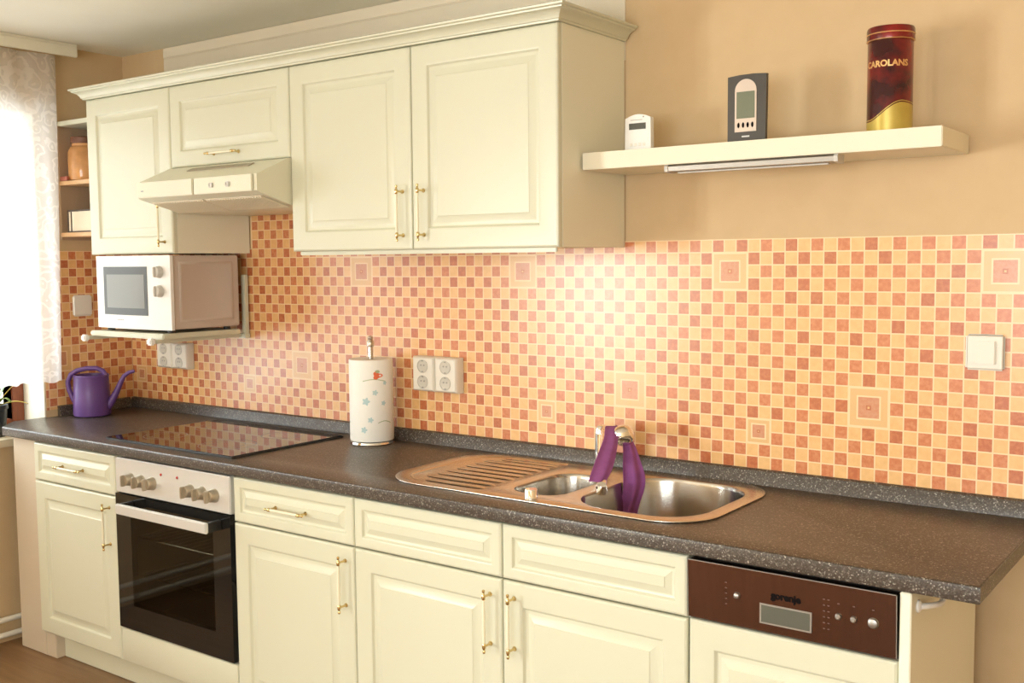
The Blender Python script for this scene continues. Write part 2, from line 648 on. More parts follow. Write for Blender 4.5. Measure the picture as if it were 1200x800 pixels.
# tiled splashback: one face per tile on a grout bed
def tile_wall(bm, P, c0, c1, inserts, zbot=.930, rlo=0, umin=-9, umax=9):
    """P(u, z, d) -> world point, u along the wall in tile units measured like the X of the back wall"""
    def quad(u0, u1, z0, z1, d, mi):
        f = bm.faces.new([bm.verts.new(P(*q)) for q in ((u0, z0, d), (u1, z0, d), (u1, z1, d), (u0, z1, d))])
        f.material_index = mi
    rows = 18
    cov = {}
    inserts = [q for q in inserts if q[0] > c0 and q[0] + q[2] <= c1 - (0 if umax > 3 else 1)]
    for (c, r, n) in inserts:
        for i in range(n):
            for j in range(n):
                cov[(c + i, r + j)] = 1
    g = .0017
    for c in range(c0, c1):
        for r in range(rlo, rows + 1):
            if (c, r) in cov:
                continue
            u0, u1 = TX0 + c * TILE + g, TX0 + (c + 1) * TILE - g
            u0, u1 = max(u0, umin), min(u1, umax)
            if u1 - u0 < .001:
                continue
            za, zb = TZ0 - (r + 1) * .0336 + g, TZ0 - r * .0336 - g
            if zb < zbot:
                continue
            za = max(za, zbot)
            red = (c + r) % 2 == 0
            quad(u0, u1, za, zb, .0022, (random.choice((2, 2, 3)) if red else 1))
    for (c, r, n) in inserts:
        u0, z1 = TX0 + c * TILE, TZ0 - r * .0336
        s, h = n * TILE, n * .0336
        if c < c0 or c + n > c1:
            continue
        def ring(a, d, mi):
            quad(u0 + s * a, u0 + s * (1 - a), z1 - h * (1 - a), z1 - h * a, d, mi)
        ring(.045 if n == 3 else .06, .0022, 4)
        ring(.205 if n == 3 else .19, .0024, 0)
        ring(.245 if n == 3 else .25, .0026, 5)
        ring(.44, .0028, 3)
        ring(.475, .0030, 4)


ins = []
for k in range(-5, 2):
    ins += [(2 + 20 * k, 1, 3), (13 + 20 * k, 11, 3), (5 + 20 * k, 14, 2)]
CMIN = int(math.floor((XL - TX0) / TILE)) + 1
b = nb()
box(b, XL + .003, 3.2126, -.0020, -.0003, .930, TZ0 + .001)
tile_wall(b, lambda u, z, d: (u, -d, z), CMIN - 1, 27, ins, umin=XL + .0035)
tile_wall(b, lambda u, z, d: (u, -d, z), int((.503 - TX0) / TILE), int((1.098 - TX0) / TILE), [], TZ0 + .0005, -4)
box(b, .502, 1.098, -.0020, -.0003, TZ0 + .002, TZ0 + 4 * .0336 + .001)
o = struct('trim_5', b, [GROUT, LTILE, RTILE, RTILE2, STILE, PTILE])
b = nb()
box(b, XL + .0003, XL + .0020, -.389, -.0025, .930, TZ0 + .001)
tile_wall(b, lambda u, z, d: (XL + d, (u - XL), z), CMIN - 13, CMIN, ins, umin=XL - .3885, umax=XL - .0035)
o = struct('trim_6', b, [GROUT, LTILE, RTILE, RTILE2, STILE, PTILE])


# ------------------------------------------------------------------ cabinet pieces
def front(bm, x0, x1, z0, z1, y, th=.019, fr=.066, mi=0, flat=False):
    """routed foil front facing -y: rounded edge, sunk groove, raised field with sloped shoulder"""
    q = 1 if z1 - z0 > .2 else .75

    def ring(ins, dy):
        return [bm.verts.new((px, y + dy, pz)) for px, pz in
                ((x0 + ins, z0 + ins), (x1 - ins, z0 + ins), (x1 - ins, z1 - ins), (x0 + ins, z1 - ins))]
    prof = [(0, th), (0, .006), (.0018, .0022), (.006, 0)]
    if not flat:
        prof += [(fr - .011, 0), (fr - .007, .0012), (fr - .003, .0068), (fr - .001, .0078), (fr + .005 * q, .0082), (fr + .008 * q, .0074),
                 (fr + .025 * q, .0022), (fr + .0265 * q, .0008), (fr + .030 * q, .0008)]
    before = set(bm.faces)
    R = [ring(*p) for p in prof]
    bm.faces.new(R[0][::-1])
    for A, B in zip(R, R[1:]):
        for k in range(4):
            bm.faces.new((A[k], A[(k + 1) % 4], B[(k + 1) % 4], B[k]))
    bm.faces.new(R[-1])
    mark(bm, before, mi)
    return bm


def handle(bm, x, z, y, vert=True):
    """pearl bar between two turned brass posts with finials"""
    L = .080
    p = .062
    st = .027
    def pt(s, d):
        return (x, y - d, z + s) if vert else (x + s, y - d, z)
    tube(bm, [pt(-p, st), pt(-p * .5, st), pt(0, st), pt(p * .5, st), pt(p, st)],
         [.0034, .0039, .0041, .0039, .0034], 10, 1)
    for sg in (-1, 1):
        tube(bm, [pt(sg * p, .0004), pt(sg * p, .002), pt(sg * p, .006), pt(sg * p, st)],
             [.0065, .006, .0030, .0028], 10, 0)
        tube(bm, [pt(sg * (p - .008), st), pt(sg * (p - .006), st), pt(sg * (p + .003), st), pt(sg * (p + .006), st),
                  pt(sg * (p + .009), st), pt(sg * (p + .013), st), pt(sg * (p + .017), st), pt(sg * L, st)],
             [.0036, .0050, .0052, .0038, .0026, .0040, .0034, .0012], 10, 0)
    return bm


def carcass(x0, x1, z0, z1, yf, yb, parent, shelf=False, mats=CARC, top=True):
    b = nb()
    t = .016
    box(b, x0, x0 + t, yf, yb, z0, z1)
    box(b, x1 - t, x1, yf, yb, z0, z1)
    box(b, x0 + t, x1 - t, yf, yb, z0, z0 + t)
    if top:
        box(b, x0 + t, x1 - t, yf, yb, z1 - t, z1)
    box(b, x0 + t, x1 - t, yb - .008, yb, z0 + t, z1 - t)
    return obj('carcass', b, mats, parent)


def door(parent, x0, x1, z0, z1, y, hx=None, hz=None, name='door', vert=True, fr=.066):
    d = obj(name, front(nb(), x0, x1, z0, z1, y, fr=fr), CREAM, parent, angle=22)
    if hx is not None:
        obj('handle', handle(nb(), hx, hz, y, vert), [GOLD, PEARL], d)
    return d


G = .0018
ZD0, ZD1, ZR0, ZR1 = .170, .7245, .7285, .8625
# left base cabinet
t = thing('base_cabinet', 'narrow cream base cabinet at the far left, beside the oven, under the watering can end', 'cabinet', (.25, -.3, .17))
carcass(.001, .498, .171, .866, YB + .020, -.06, t)
door(t, G, .5 - G, ZD0, ZD1, YB, .460, .622)
door(t, G, .5 - G, ZR0, ZR1, YB, .250, .793, 'drawer', False, .036)
# middle base cabinet
t = thing('base_cabinet', 'cream base cabinet directly right of the oven with one brass handled drawer', 'cabinet', (1.35, -.3, .17))
carcass(1.102, 1.598, .171, .866, YB + .020, -.06, t)
door(t, 1.1 + G, 1.6 - G, ZD0, ZD1, YB, 1.566, .622)
door(t, 1.1 + G, 1.6 - G, ZR0, ZR1, YB, 1.35, .793, 'drawer', False, .036)
# sink cabinet
t = thing('sink_cabinet', 'wide cream cabinet under the sink with two doors meeting at their handles', 'cabinet', (2.1, -.3, .17))
carcass(1.601, 2.598, .171, .866, YB + .020, -.06, t, top=False)
door(t, 1.6 + G, 2.1 - G, ZD0, ZD1, YB, 2.064, .620)
door(t, 2.1 + G, 2.6 - G, ZD0, ZD1, YB, 2.137, .622)
door(t, 1.6 + G, 2.1 - G, ZR0, ZR1, YB, name='drawer_front', fr=.036)
door(t, 2.1 + G, 2.6 - G, ZR0, ZR1, YB, name='drawer_front', fr=.036)

# plinth and filler panel
b = nb()
box(b, .0625, 3.042, -.545, -.528, ZF + .001, .168, .002)
tag(obj('plinth', b, CREAM), 'long cream plinth board along the floor under the base units', 'plinth')
b = nb()
box(b, -.172, -.001, -.578, -.560, ZF + .001, .8665, .002)
box(b, -.001, .062, -.577, -.529, ZF + .001, .1685, .002)
tag(obj('filler_panel', b, FILLM), 'cream filler panel closing the gap between left cabinet and wall', 'panel')
b = nb()
box(b, 3.0455, 3.067, -.602, -.085, ZF + .001, .8665, .002)
e = tag(obj('end_panel', b, CARC), 'cream end panel closing the right end of the kitchen beside the dishwasher', 'panel')
b = nb()
lathe(b, [(.012, 0), (.012, .004), (.006, .008)], (3.0672, -.560, .832), 'x', 16)
tube(b, [(3.072, -.560, .832), (3.083, -.548, .832), (3.092, -.51, .826), (3.092, -.485, .823), (3.092, -.466, .829), (3.092, -.458, .842)],
     [.006, .006, .006, .006, .006, .005], 10)
ho = obj('hook', b, WHITEP, e)
ho['label'] = 'small white towel hook'

# ------------------------------------------------------------------ oven
t = thing('oven', 'built-in black glass oven with steel knob panel under the hob', 'oven', (.8, -.35, .28))
b = nb()
box(b, .506, 1.094, -.575, -.06, .290, .305)
box(b, .506, 1.094, -.575, -.06, .725, .740)
box(b, .506, .530, -.575, -.06, .305, .725)
box(b, 1.070, 1.094, -.575, -.06, .305, .725)
box(b, .530, 1.070, -.075, -.06, .305, .725)
box(b, .506, 1.094, -.575, -.10, .742, .855)
obj('oven_body', b, ENAM, t)
b = nb()
box(b, .504, 1.088, YB - .001, YB + .021, .7455, .8610, .003)
cp = obj('control_panel', b, FASC, t)
for kx in (.590, .648, .706, .900, .958, 1.016):
    b = nb()
    zc = .7955
    lathe(b, [(.0215, -.0004), (.0215, -.004), (.0195, -.009), (.0175, -.022), (.0150, -.025)], (kx, YB - .001, zc), 'y', 28)
    box(b, kx - .0045, kx + .0045, YB - .040, YB - .024, zc - .0185, zc + .0185, .002)
    obj('knob', b, KNOBM, cp)
for lx, lz in ((.752, .829), (.835, .829)):
    b = nb()
    lathe(b, [(.0045, 0), (.0042, -.002), (.0026, -.0032)], (lx, YB - .0012, lz), 'y', 14)
    lo = obj('indicator_lamp', b, REDL, cp)
od = nb()
x0, x1, z0, z1 = .504, 1.088, .290, .7415
wx0, wx1, wz0, wz1 = .585, 1.006, .372, .690
yd = YB - .004
prism(od, [(x0, z0), (x1, z0), (x1, wz0), (x0, wz0)], 'y', yd, yd + .022)
prism(od, [(x0, wz1), (x1, wz1), (x1, z1), (x0, z1)], 'y', yd, yd + .022)
prism(od, [(x0, wz0), (wx0, wz0), (wx0, wz1), (x0, wz1)], 'y', yd, yd + .022)
prism(od, [(wx1, wz0), (x1, wz0), (x1, wz1), (wx1, wz1)], 'y', yd, yd + .022)
od = obj('door', od, BLACKG, t)
b = nb()
box(b, wx0 - .001, wx1 + .001, yd + .0002, yd + .005, wz0 - .001, wz1 + .001)
obj('door_glass', b, OVENGL, od)
b = nb()
box(b, .590, 1.050, -.662, -.650, .6935, .7265, .003, 0)
box(b, .590, .606, -.650, yd - .0003, .6950, .7250, .002, 1)
box(b, 1.034, 1.050, -.650, yd - .0003, .6950, .7250, .002, 1)
obj('handle', b, [FASC, BLACK], od)
for rz in (.455, .585):
    b = nb()
    tube(b, [(.540, -.545, rz), (1.060, -.545, rz)], .003, 8)
    tube(b, [(.540, -.10, rz), (1.060, -.10, rz)], .003, 8)
    for k in range(15):
        xx = .548 + k * .0359
        tube(b, [(xx, -.545, rz), (xx, -.10, rz)], .0016, 6)
    tube(b, [(.534, -.545, rz), (.534, -.10, rz)], .003, 8)
    tube(b, [(1.066, -.545, rz), (1.066, -.10, rz)], .003, 8)
    obj('oven_rack', b, CHROME, t)
t = thing('oven_housing', 'plain cream drawer front of the housing below the black oven', 'cabinet', (.8, -.3, .17))
obj('drawer_front', front(nb(), .5 + G, 1.1 - G, .170, .2845, YB, flat=True), CREAM, t)
b = nb()
box(b, .5015, .5045, -.575, -.06, .171, .866)
box(b, 1.0955, 1.0985, -.575, -.06, .171, .866)
box(b, .5045, 1.0955, -.575, -.06, .171, .186)
obj('carcass', b, CARC, t)

# ------------------------------------------------------------------ dishwasher
t = thing('dishwasher', 'built-in dishwasher with reddish steel control panel and cream door at right end', 'dishwasher', (2.82, -.3, .17))
b = nb()
box(b, 2.604, 3.042, -.575, -.09, .171, .862, .003)
obj('dishwasher_body', b, DARK, t)
door(t, 2.6 + G + .001, 3.043, ZD0, .7275, YB)
b = nb()
prism(b, [(YB - .010, .8595), (YB + .022, .8595), (YB + .022, .7345), (YB - .004, .7345)], 'x', 2.6045, 3.0405)
cp = obj('control_panel', b, DWM, t)
b = nb()
box(b, 2.6045, 3.0405, YB - .0112, YB - .006, .8597, .8612)
obj('top_edge', b, ALU, cp)
b = nb()
prism(b, [(YB - .0112, .8595), (YB - .006, .8595), (YB + .002, .7345), (YB - .0052, .7345)], 'x', 3.0407, 3.0420)
obj('side_edge', b, ALU, cp)


def dwy(z):
    return YB - .004 - .006 * (z - .7345) / .125


for bx, bz, br in ((2.7165, .800, .0065), (2.930, .797, .0062), (2.960, .797, .0062), (2.9975, .797, .0098)):
    b = nb()
    lathe(b, [(br * 1.15, -.0002), (br * 1.1, -.0012), (br, -.002), (br * .92, -.005), (br * .55, -.0066)], (bx, dwy(bz), bz), 'y', 20)
    obj('button', b, ALU, cp)
b = nb()
zc = .7735
prism(b, [(2.7665, .7525), (2.8765, .7525), (2.8765, .7945), (2.7665, .7945)], 'y', dwy(zc) - .0022, dwy(zc) + .002, 0)
prism(b, [(2.7705, .7560), (2.8725, .7560), (2.8725, .7910), (2.7705, .7910)], 'y', dwy(zc) - .0030, dwy(zc) - .0018, 1)
obj('display', b, [ALU, LCDG], cp)
b = nb()
text_bm(b, 'gorenje', .0205, lambda u, v, w: (2.822 + u, dwy(.803) - .0008 - w, .8085 + v), 0, .0008, 1.0, 0, .0010)
obj('logo', b, PRINT, cp)
for mx, mz in ([(2.692, .777 + k * .0115) for k in range(5)] + [(q, .766 + k * .012) for k in range(6) for q in (2.901, 2.910)]
               + [(2.930, .822), (2.960, .822), (2.9975, .822)]):
    b = nb()
    box(b, mx - .002, mx + .002, dwy(mz) - .0008, dwy(mz) - .0001, mz, mz + .0018)
    obj('programme_mark', b, PRINTD, cp)

# ------------------------------------------------------------------ worktop with upstand
out = [(3.190, -.612), (3.190, -.003), (XL + .003, -.003), (XL + .003, -.386), (-.276, -.392), (-.276, -.520), (-.182, -.612)]
hole = rrect(1.650, 2.548, -.500, -.066, .11)
b = plate(nb(), [out[::-1], hole], .870, ZW, .0045)
wt = tag(obj('worktop', b, WORKM, angle=60), 'dark speckled granite-look worktop running the whole length of the kitchen', 'worktop')
def upstand_poly(y0, s):
    # profile (distance from wall, z)
    return [(.0035, ZW + .0003), (.026, ZW + .0003), (.024, ZW + .012), (.015, ZW + .036), (.009, ZW + .040), (.0035, ZW + .040)]
b = nb()
prism(b, [(-d, z) for d, z in upstand_poly(0, 1)], 'x', XL + .004, 3.188)
obj('upstand', b, WORKM, wt)
b = nb()
prism(b, [(XL + d, z) for d, z in upstand_poly(0, 1)], 'y', -.345, -.027)
obj('upstand', b, WORKM, wt)

# hob
t = thing('hob', 'flat black glass hob set into the worktop above the oven', 'hob', (.72, -.33, ZW))
b = nb()
box(b, .392, 1.052, -.560, -.088, ZW + .0005, ZW + .0055, .002)
obj('hob_frame', b, DARK, t)
b = nb()
box(b, .395, 1.049, -.557, -.091, ZW + .0056, ZW + .0080, .001)
obj('glass_plate', b, BLACKG, t)
for hx, hy, hr in ((.545, -.43, .072), (.56, -.205, .092), (.87, -.43, .092), (.88, -.205, .072)):
    b = nb()
    n = 40
    for r0, r1 in ((hr - .0015, hr), (hr * .62 - .001, hr * .62)):
        A = [b.verts.new((hx + r0 * math.cos(2 * PI * k / n), hy + r0 * math.sin(2 * PI * k / n), ZW + .00812)) for k in range(n)]
        B = [b.verts.new((hx + r1 * math.cos(2 * PI * k / n), hy + r1 * math.sin(2 * PI * k / n), ZW + .00812)) for k in range(n)]
        for k in range(n):
            b.faces.new((A[k], B[k], B[(k + 1) % n], A[(k + 1) % n]))
    obj('cooking_zone', b, PRINTG, t)

# ------------------------------------------------------------------ sink
t = thing('sink', 'steel inset sink with ribbed drainer, small bowl and large bowl', 'sink', (2.1, -.28, ZW))
SO = rrect(1.613, 2.582, -.528, -.036, [.13, .14, .14, .13], 12)
DR = rrect(1.655, 1.965, -.492, -.072, [.03, .11, .11, .03], 10)
SB = rrect(2.005, 2.163, -.455, -.180, .062, 10)
LB = rrect(2.208, 2.545, -.490, -.092, .115, 12)
b = plate(nb(), [SO, DR, SB, LB], ZW + .0005, ZW + .0045, .0015)
obj('sink_rim', b, SINKM, t, angle=60)


def inset(loop, cx, cy, s):
    return [(cx + (p[0] - cx) * s[0], cy + (p[1] - cy) * s[1]) for p in loop]


def bowl(loop, depth, steps):
    b = nb()
    cx = sum(p[0] for p in loop) / len(loop)
    cy = sum(p[1] for p in loop) / len(loop)
    rings = []
    for f, d in steps:
        rings.append([b.verts.new((cx + (p[0] - cx) * f, cy + (p[1] - cy) * f, ZW + .0042 - d)) for p in loop])
    n = len(loop)
    for A, B in zip(rings, rings[1:]):
        for k in range(n):
            b.faces.new((A[k], A[(k + 1) % n], B[(k + 1) % n], B[k]))
    b.faces.new(rings[-1])
    return b, cx, cy


def add_strainer(parent, cx, cy, z):
    b = nb()
    lathe(b, [(.040, .0006), (.041, .003), (.030, .0045), (.028, .002), (.012, .002), (.010, .006), (.004, .007)], (cx, cy, z), 'z', 28)
    obj('strainer', b, CHROME, parent)


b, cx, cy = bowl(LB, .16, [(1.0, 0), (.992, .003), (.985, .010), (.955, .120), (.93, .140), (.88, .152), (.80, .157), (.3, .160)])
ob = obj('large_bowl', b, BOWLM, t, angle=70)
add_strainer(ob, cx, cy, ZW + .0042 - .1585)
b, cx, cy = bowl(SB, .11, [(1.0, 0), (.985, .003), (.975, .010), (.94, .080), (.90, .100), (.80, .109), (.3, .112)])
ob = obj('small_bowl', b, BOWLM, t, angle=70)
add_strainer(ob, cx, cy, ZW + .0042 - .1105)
b, cx, cy = bowl(DR, .01, [(1.0, 0), (.985, .003), (.965, .0042), (.3, .0044)])
for k in range(9):
    yy = -.455 + k * .043
    xa, xb = 1.700 + (.03 if k in (0, 8) else 0), 1.945
    tube(b, [(xa, yy, ZW - .0008), (xa + .02, yy, ZW + .0010), ((xa + xb) / 2, yy, ZW + .0012), (xb - .02, yy, ZW + .0010), (xb, yy, ZW - .0008)],
         [.003, .011, .014, .011, .003], 12, 0, .15)
obj('drainer', b, SINKM, t, angle=60)
b = nb()
lathe(b, [(.017, 0), (.0175, .002), (.0165, .004), (.0165, .021), (.0150, .0235)], (2.118, -.497, ZW + .0046), 'z', 28)
o = obj('waste_knob', b, CHROME, t)
o['label'] = 'round chrome waste control knob'

# ------------------------------------------------------------------ mixer tap
t = thing('mixer_tap', 'chrome mixer tap behind the sink bowls with a violet cloth over it', 'tap', (2.085, -.105, ZW + .005))
tz = ZW + .005
b = nb()
lathe(b, [(.027, 0), (.027, .006), (.022, .010), (.0205, .020), (.0205, .105), (.0195, .118), (.014, .127), (.004, .130)], (2.085, -.105, tz), 'z', 32)
obj('tap_body', b, CHROME, t)
b = nb()
tube(b, [(2.098, -.115, 1.020), (2.125, -.150, 1.016), (2.160, -.215, .992), (2.195, -.280, .962), (2.222, -.330, .940), (2.236, -.356, .928)],
     [.015, .0145, .0135, .0130, .0130, .0130], 20)
lathe(b, [(.0145, .010), (.0148, 0), (.0148, -.010), (.012, -.012)], (2.240, -.362, .920), 'z', 24)
obj('spout', b, CHROME, t)
b = nb()
tube(b, [(2.092, -.108, 1.025), (2.120, -.124, 1.027), (2.150, -.142, 1.027), (2.163, -.149, 1.0265), (2.175, -.156, 1.026), (2.187, -.162, 1.025),
         (2.196, -.167, 1.0245), (2.202, -.171, 1.024), (2.205, -.173, 1.024)],
     [.013, .013, .014, .020, .026, .029, .027, .020, .009], 24)
obj('lever_head', b, CHROME, t)


# violet cloth: two hanging lobes joined over the lever
def ribbon(bm, rows, th=.0035, n=15, folds=2.2, amp=.006, ph=0.):
    """rows: list of (centre, half-width vector, fold depth); front and back skins closed at the edges"""
    grid = []
    for i, (c, hw, fa) in enumerate(rows):
        c, hw = Vector(c), Vector(hw)
        nrm = Vector((.69, -.72, 0))
        line = []
        for k in range(n):
            s = -1 + 2 * k / (n - 1)
            w = math.sin(s * PI * folds + ph + i * .12) * amp * fa - (s * s) * .006
            line.append((c + hw * s + nrm * w, nrm))
        grid.append(line)
    F = [[bm.verts.new(p + q * th / 2) for p, q in l] for l in grid]
    B = [[bm.verts.new(p - q * th / 2) for p, q in l] for l in grid]
    m = len(grid)
    for i in range(m - 1):
        for k in range(n - 1):
            bm.faces.new((F[i][k], F[i][k + 1], F[i + 1][k + 1], F[i + 1][k]))
            bm.faces.new((B[i][k], B[i + 1][k], B[i + 1][k + 1], B[i][k + 1]))
        bm.faces.new((F[i][0], F[i + 1][0], B[i + 1][0], B[i][0]))
        bm.faces.new((F[i][-1], B[i][-1], B[i + 1][-1], F[i + 1][-1]))
    for k in range(n - 1):
        bm.faces.new((F[0][k], B[0][k], B[0][k + 1], F[0][k + 1]))
        bm.faces.new((F[-1][k], F[-1][k + 1], B[-1][k + 1], B[-1][k]))


b = nb()
d = Vector((.72, .69, 0))
# left lobe following the spout
ribbon(b, [((2.128, -.118, 1.030), d * .014, .4), ((2.140, -.142, 1.048), d * .016, .5), ((2.152, -.168, 1.044), d * .018, .6),
           ((2.176, -.203, 1.026), d * .020, .8), ((2.192, -.244, 1.006), d * .024, 1.),
           ((2.208, -.285, .985), d * .027, 1.1), ((2.220, -.320, .966), d * .028, 1.1), ((2.227, -.346, .951), d * .027, 1.),
           ((2.231, -.366, .939), d * .023, .8)], amp=.005, folds=1.4)
# right lobe hanging into the large bowl
ribbon(b, [((2.136, -.114, 1.022), d * .010, .3), ((2.146, -.120, 1.044), d * .011, .4), ((2.160, -.126, 1.040), d * .012, .5), ((2.180, -.135, 1.015), d * .014, .6),
           ((2.206, -.160, .994), d * .018, .8), ((2.218, -.174, .972), d * .022, 1.),
           ((2.232, -.190, .950), d * .027, 1.1), ((2.239, -.192, .922), d * .031, 1.2), ((2.241, -.196, .897), d * .030, 1.2),
           ((2.237, -.200, .870), d * .027, 1.2), ((2.230, -.203, .845), d * .025, 1.2), ((2.226, -.205, .815), d * .025, 1.2), ((2.224, -.207, .79), d * .025, 1.2)],
       amp=.006, folds=1.5, ph=.8)
o = obj('cloth', b, CLOTH, angle=80)
sm = o.modifiers.new('sub', 'SUBSURF')
sm.levels = sm.render_levels = 2
tag(o, 'violet cleaning cloth draped over the tap, one end hanging into the large bowl', 'cloth')

# ------------------------------------------------------------------ wall units
ZU0, ZU1 = 1.530, 2.099
t = thing('wall_cabinet', 'tall narrow cream wall cabinet at the left, above the microwave', 'cabinet', (.25, -.17, ZU0))
carcass(.001, .499, ZU0 + .001, ZU1, YU + .020, -.006, t)
door(t, G, .5 - G, ZU0, ZU1 - .001, YU, .453, 1.633)
t = thing('wall_cabinet', 'low cream flap cabinet directly above the cooker hood', 'cabinet', (.8, -.17, 1.822))
carcass(.501, 1.099, 1.823, ZU1, YU + .020, -.006, t)
door(t, .5 + G, 1.1 - G, 1.822, ZU1 - .001, YU, .795, 1.856, 'flap_door', False, .060)
t = thing('wall_cabinet', 'large two-door cream wall cabinet right of the cooker hood', 'cabinet', (1.6, -.17, ZU0))
carcass(1.101, 2.099, ZU0 + .001, ZU1, YU + .020, -.006, t)
door(t, 1.1 + G, 1.6 - G, ZU0, ZU1 - .001, YU, 1.565, 1.633)
door(t, 1.6 + G, 2.1 - G, ZU0, ZU1 - .001, YU, 1.644, 1.633)
b = nb()
box(b, 1.118, 2.082, YU + .016, YU + .024, ZU0 - .012, ZU0 + .0005, .002)
obj('light_rail', b, CREAM, t)

# cornice: one moulding along the front with mitred returns
prof = [(0, 0), (.006, 0), (.007, .004), (.011, .006), (.013, .012), (.020, .020), (.030, .025), (.034, .026), (.035, .030), (.042, .032),
        (.043, .037), (.036, .040), (0, .040)]
b = nb()
path = []
rows = []
for o_, z_ in prof:
    rows.append([(-.000 - o_, -.008, ZU1 + .0005 + z_), (-.000 - o_, YU - o_, ZU1 + .0005 + z_), (2.1 + o_, YU - o_, ZU1 + .0005 + z_), (2.1 + o_, -.008, ZU1 + .0005 + z_)])
V = [[b.verts.new(p) for p in r] for r in rows]
for A, B in zip(V, V[1:]):
    for k in range(3):
        b.faces.new((A[k], A[k + 1], B[k + 1], B[k]))
for k in range(3):
    b.faces.new((V[-1][k], V[-1][k + 1], V[0][k + 1], V[0][k])) if False else None
b.faces.new([V[-1][0], V[-1][1], V[-1][2], V[-1][3]])
b.faces.new([V[0][0], V[0][1], V[0][2], V[0][3]])
b.faces.new([r[0] for r in V])
b.faces.new([r[3] for r in V])
tag(obj('cornice', b, CREAM, angle=25), 'cream stepped cornice moulding along the top of the wall cabinets', 'cornice')

# ------------------------------------------------------------------ cooker hood
t = thing('cooker_hood', 'cream cooker hood under the low flap cabinet, above the hob', 'cooker hood', (.8, -.25, 1.66))
b = nb()
prism(b, [(-.006, 1.8205), (-.338, 1.8205), (-.350, 1.818), (-.474, 1.764), (-.474, 1.714), (-.462, 1.708), (-.310, 1.668), (-.006, 1.668)], 'x', .5015, 1.0985)
hood = obj('hood_body', b, HOODM, t)
b = nb()
box(b, .5030, .800, -.4825, -.4745, 1.713, 1.764, .003)
obj('visor', b, HOODM, t)
b = nb()
box(b, .806, 1.085, -.4825, -.4745, 1.713, 1.764, .003)
pn = obj('control_strip', b, HOODM, t)
for kx in (.895, .975):
    b = nb()
    box(b, kx - .010, kx + .010, -.4870, -.4826, 1.730, 1.746, .002)
    box(b, kx - .007, kx - .002, -.4890, -.4860, 1.734, 1.743, .001)
    obj('slider_switch', b, GREYP, pn)
b = nb()
sl = math.atan2(.054, .124)
for k in range(1):
    # raised slot lip along the sloping top
    prism(b, [(-.372, 1.8088), (-.396, 1.7984), (-.396, 1.8012), (-.372, 1.8116)], 'x', .66, .97)
obj('vent_slot', b, SLOTM, t)
b = nb()
# filter panels on the sloping underside
def under(y):
    return 1.708 + (y + .462) / .152 * (-.040) - .0012
for (xa, xb) in ((.525, .795), (.805, 1.075)):
    prism(b, [(-.440, under(-.440)), (-.325, under(-.325)), (-.325, under(-.325) - .002), (-.440, under(-.440) - .002)], 'x', xa, xb)
    nsl = 22
    for k in range(nsl):
        xx = xa + (k + .5) * (xb - xa) / nsl
        prism(b, [(-.435, under(-.435) - .002), (-.330, under(-.330) - .002), (-.330, under(-.330) - .005), (-.435, under(-.435) - .005)], 'x', xx - .003, xx + .003)
obj('grease_filter', b, HOODF, t)
b = nb()
text_bm(b, 'ET', .012, lambda u, v, w: (.535 + u, -.4828 - w, 1.732 + v)) if False else box(b, .530, .544, -.4832, -.4826, 1.733, 1.737)
obj('badge', b, PRINTG, t)

# ------------------------------------------------------------------ microwave on its wall bracket
t = thing('microwave_bracket', 'cream wall bracket tray carrying the microwave under the left cabinet', 'bracket', (.27, -.2, 1.22))
b = nb()
box(b, .052, .492, -.388, -.052, 1.2335, 1.253, .004)
obj('tray', b, CREAM, t)
for ax in (.060, .458):
    b = nb()
    box(b, ax - .011, ax + .011, -.402, -.030, 1.2200, 1.2330, .002, 0)
    box(b, ax - .014, ax + .014, -.425, -.4025, 1.2150, 1.2390, .005, 1)
    obj('arm', b, [CREAM, WHITEP], t)
    b = nb()
    box(b, ax + .012, ax + .032, -.028, -.010, 1.2335, 1.452, .002)
    box(b, ax - .011, ax + .032, -.029, -.006, 1.216, 1.2330, .002)
    obj('upright', b, CREAM, t)
b = nb()
t = thing('microwave', 'white microwave with grey window and two dials below left cabinet', 'microwave', (.275, -.21, 1.253))
mz0, mz1 = 1.266, 1.5235
b = nb()
box(b, .062, .4955, -.345, -.058, mz0, mz1, .004)
# embossed panel on the visible right side
X = .4955
before = set(b.faces)
def sring(y0, y1, z0, z1, x):
    return [b.verts.new((x, y, z)) for y, z in ((y0, z0), (y1, z0), (y1, z1), (y0, z1))]
RR = [sring(-.320, -.085, 1.290, 1.502, X + .0002), sring(-.317, -.088, 1.293, 1.499, X + .0022), sring(-.310, -.095, 1.300, 1.492, X + .0022),
      sring(-.306, -.099, 1.304, 1.488, X + .0003)]
for A, B in zip(RR, RR[1:]):
    for k in range(4):
        b.faces.new((A[k], A[(k + 1) % 4], B[(k + 1) % 4], B[k]))
b.faces.new(RR[-1])
obj('casing', b, MWSIDE, t)
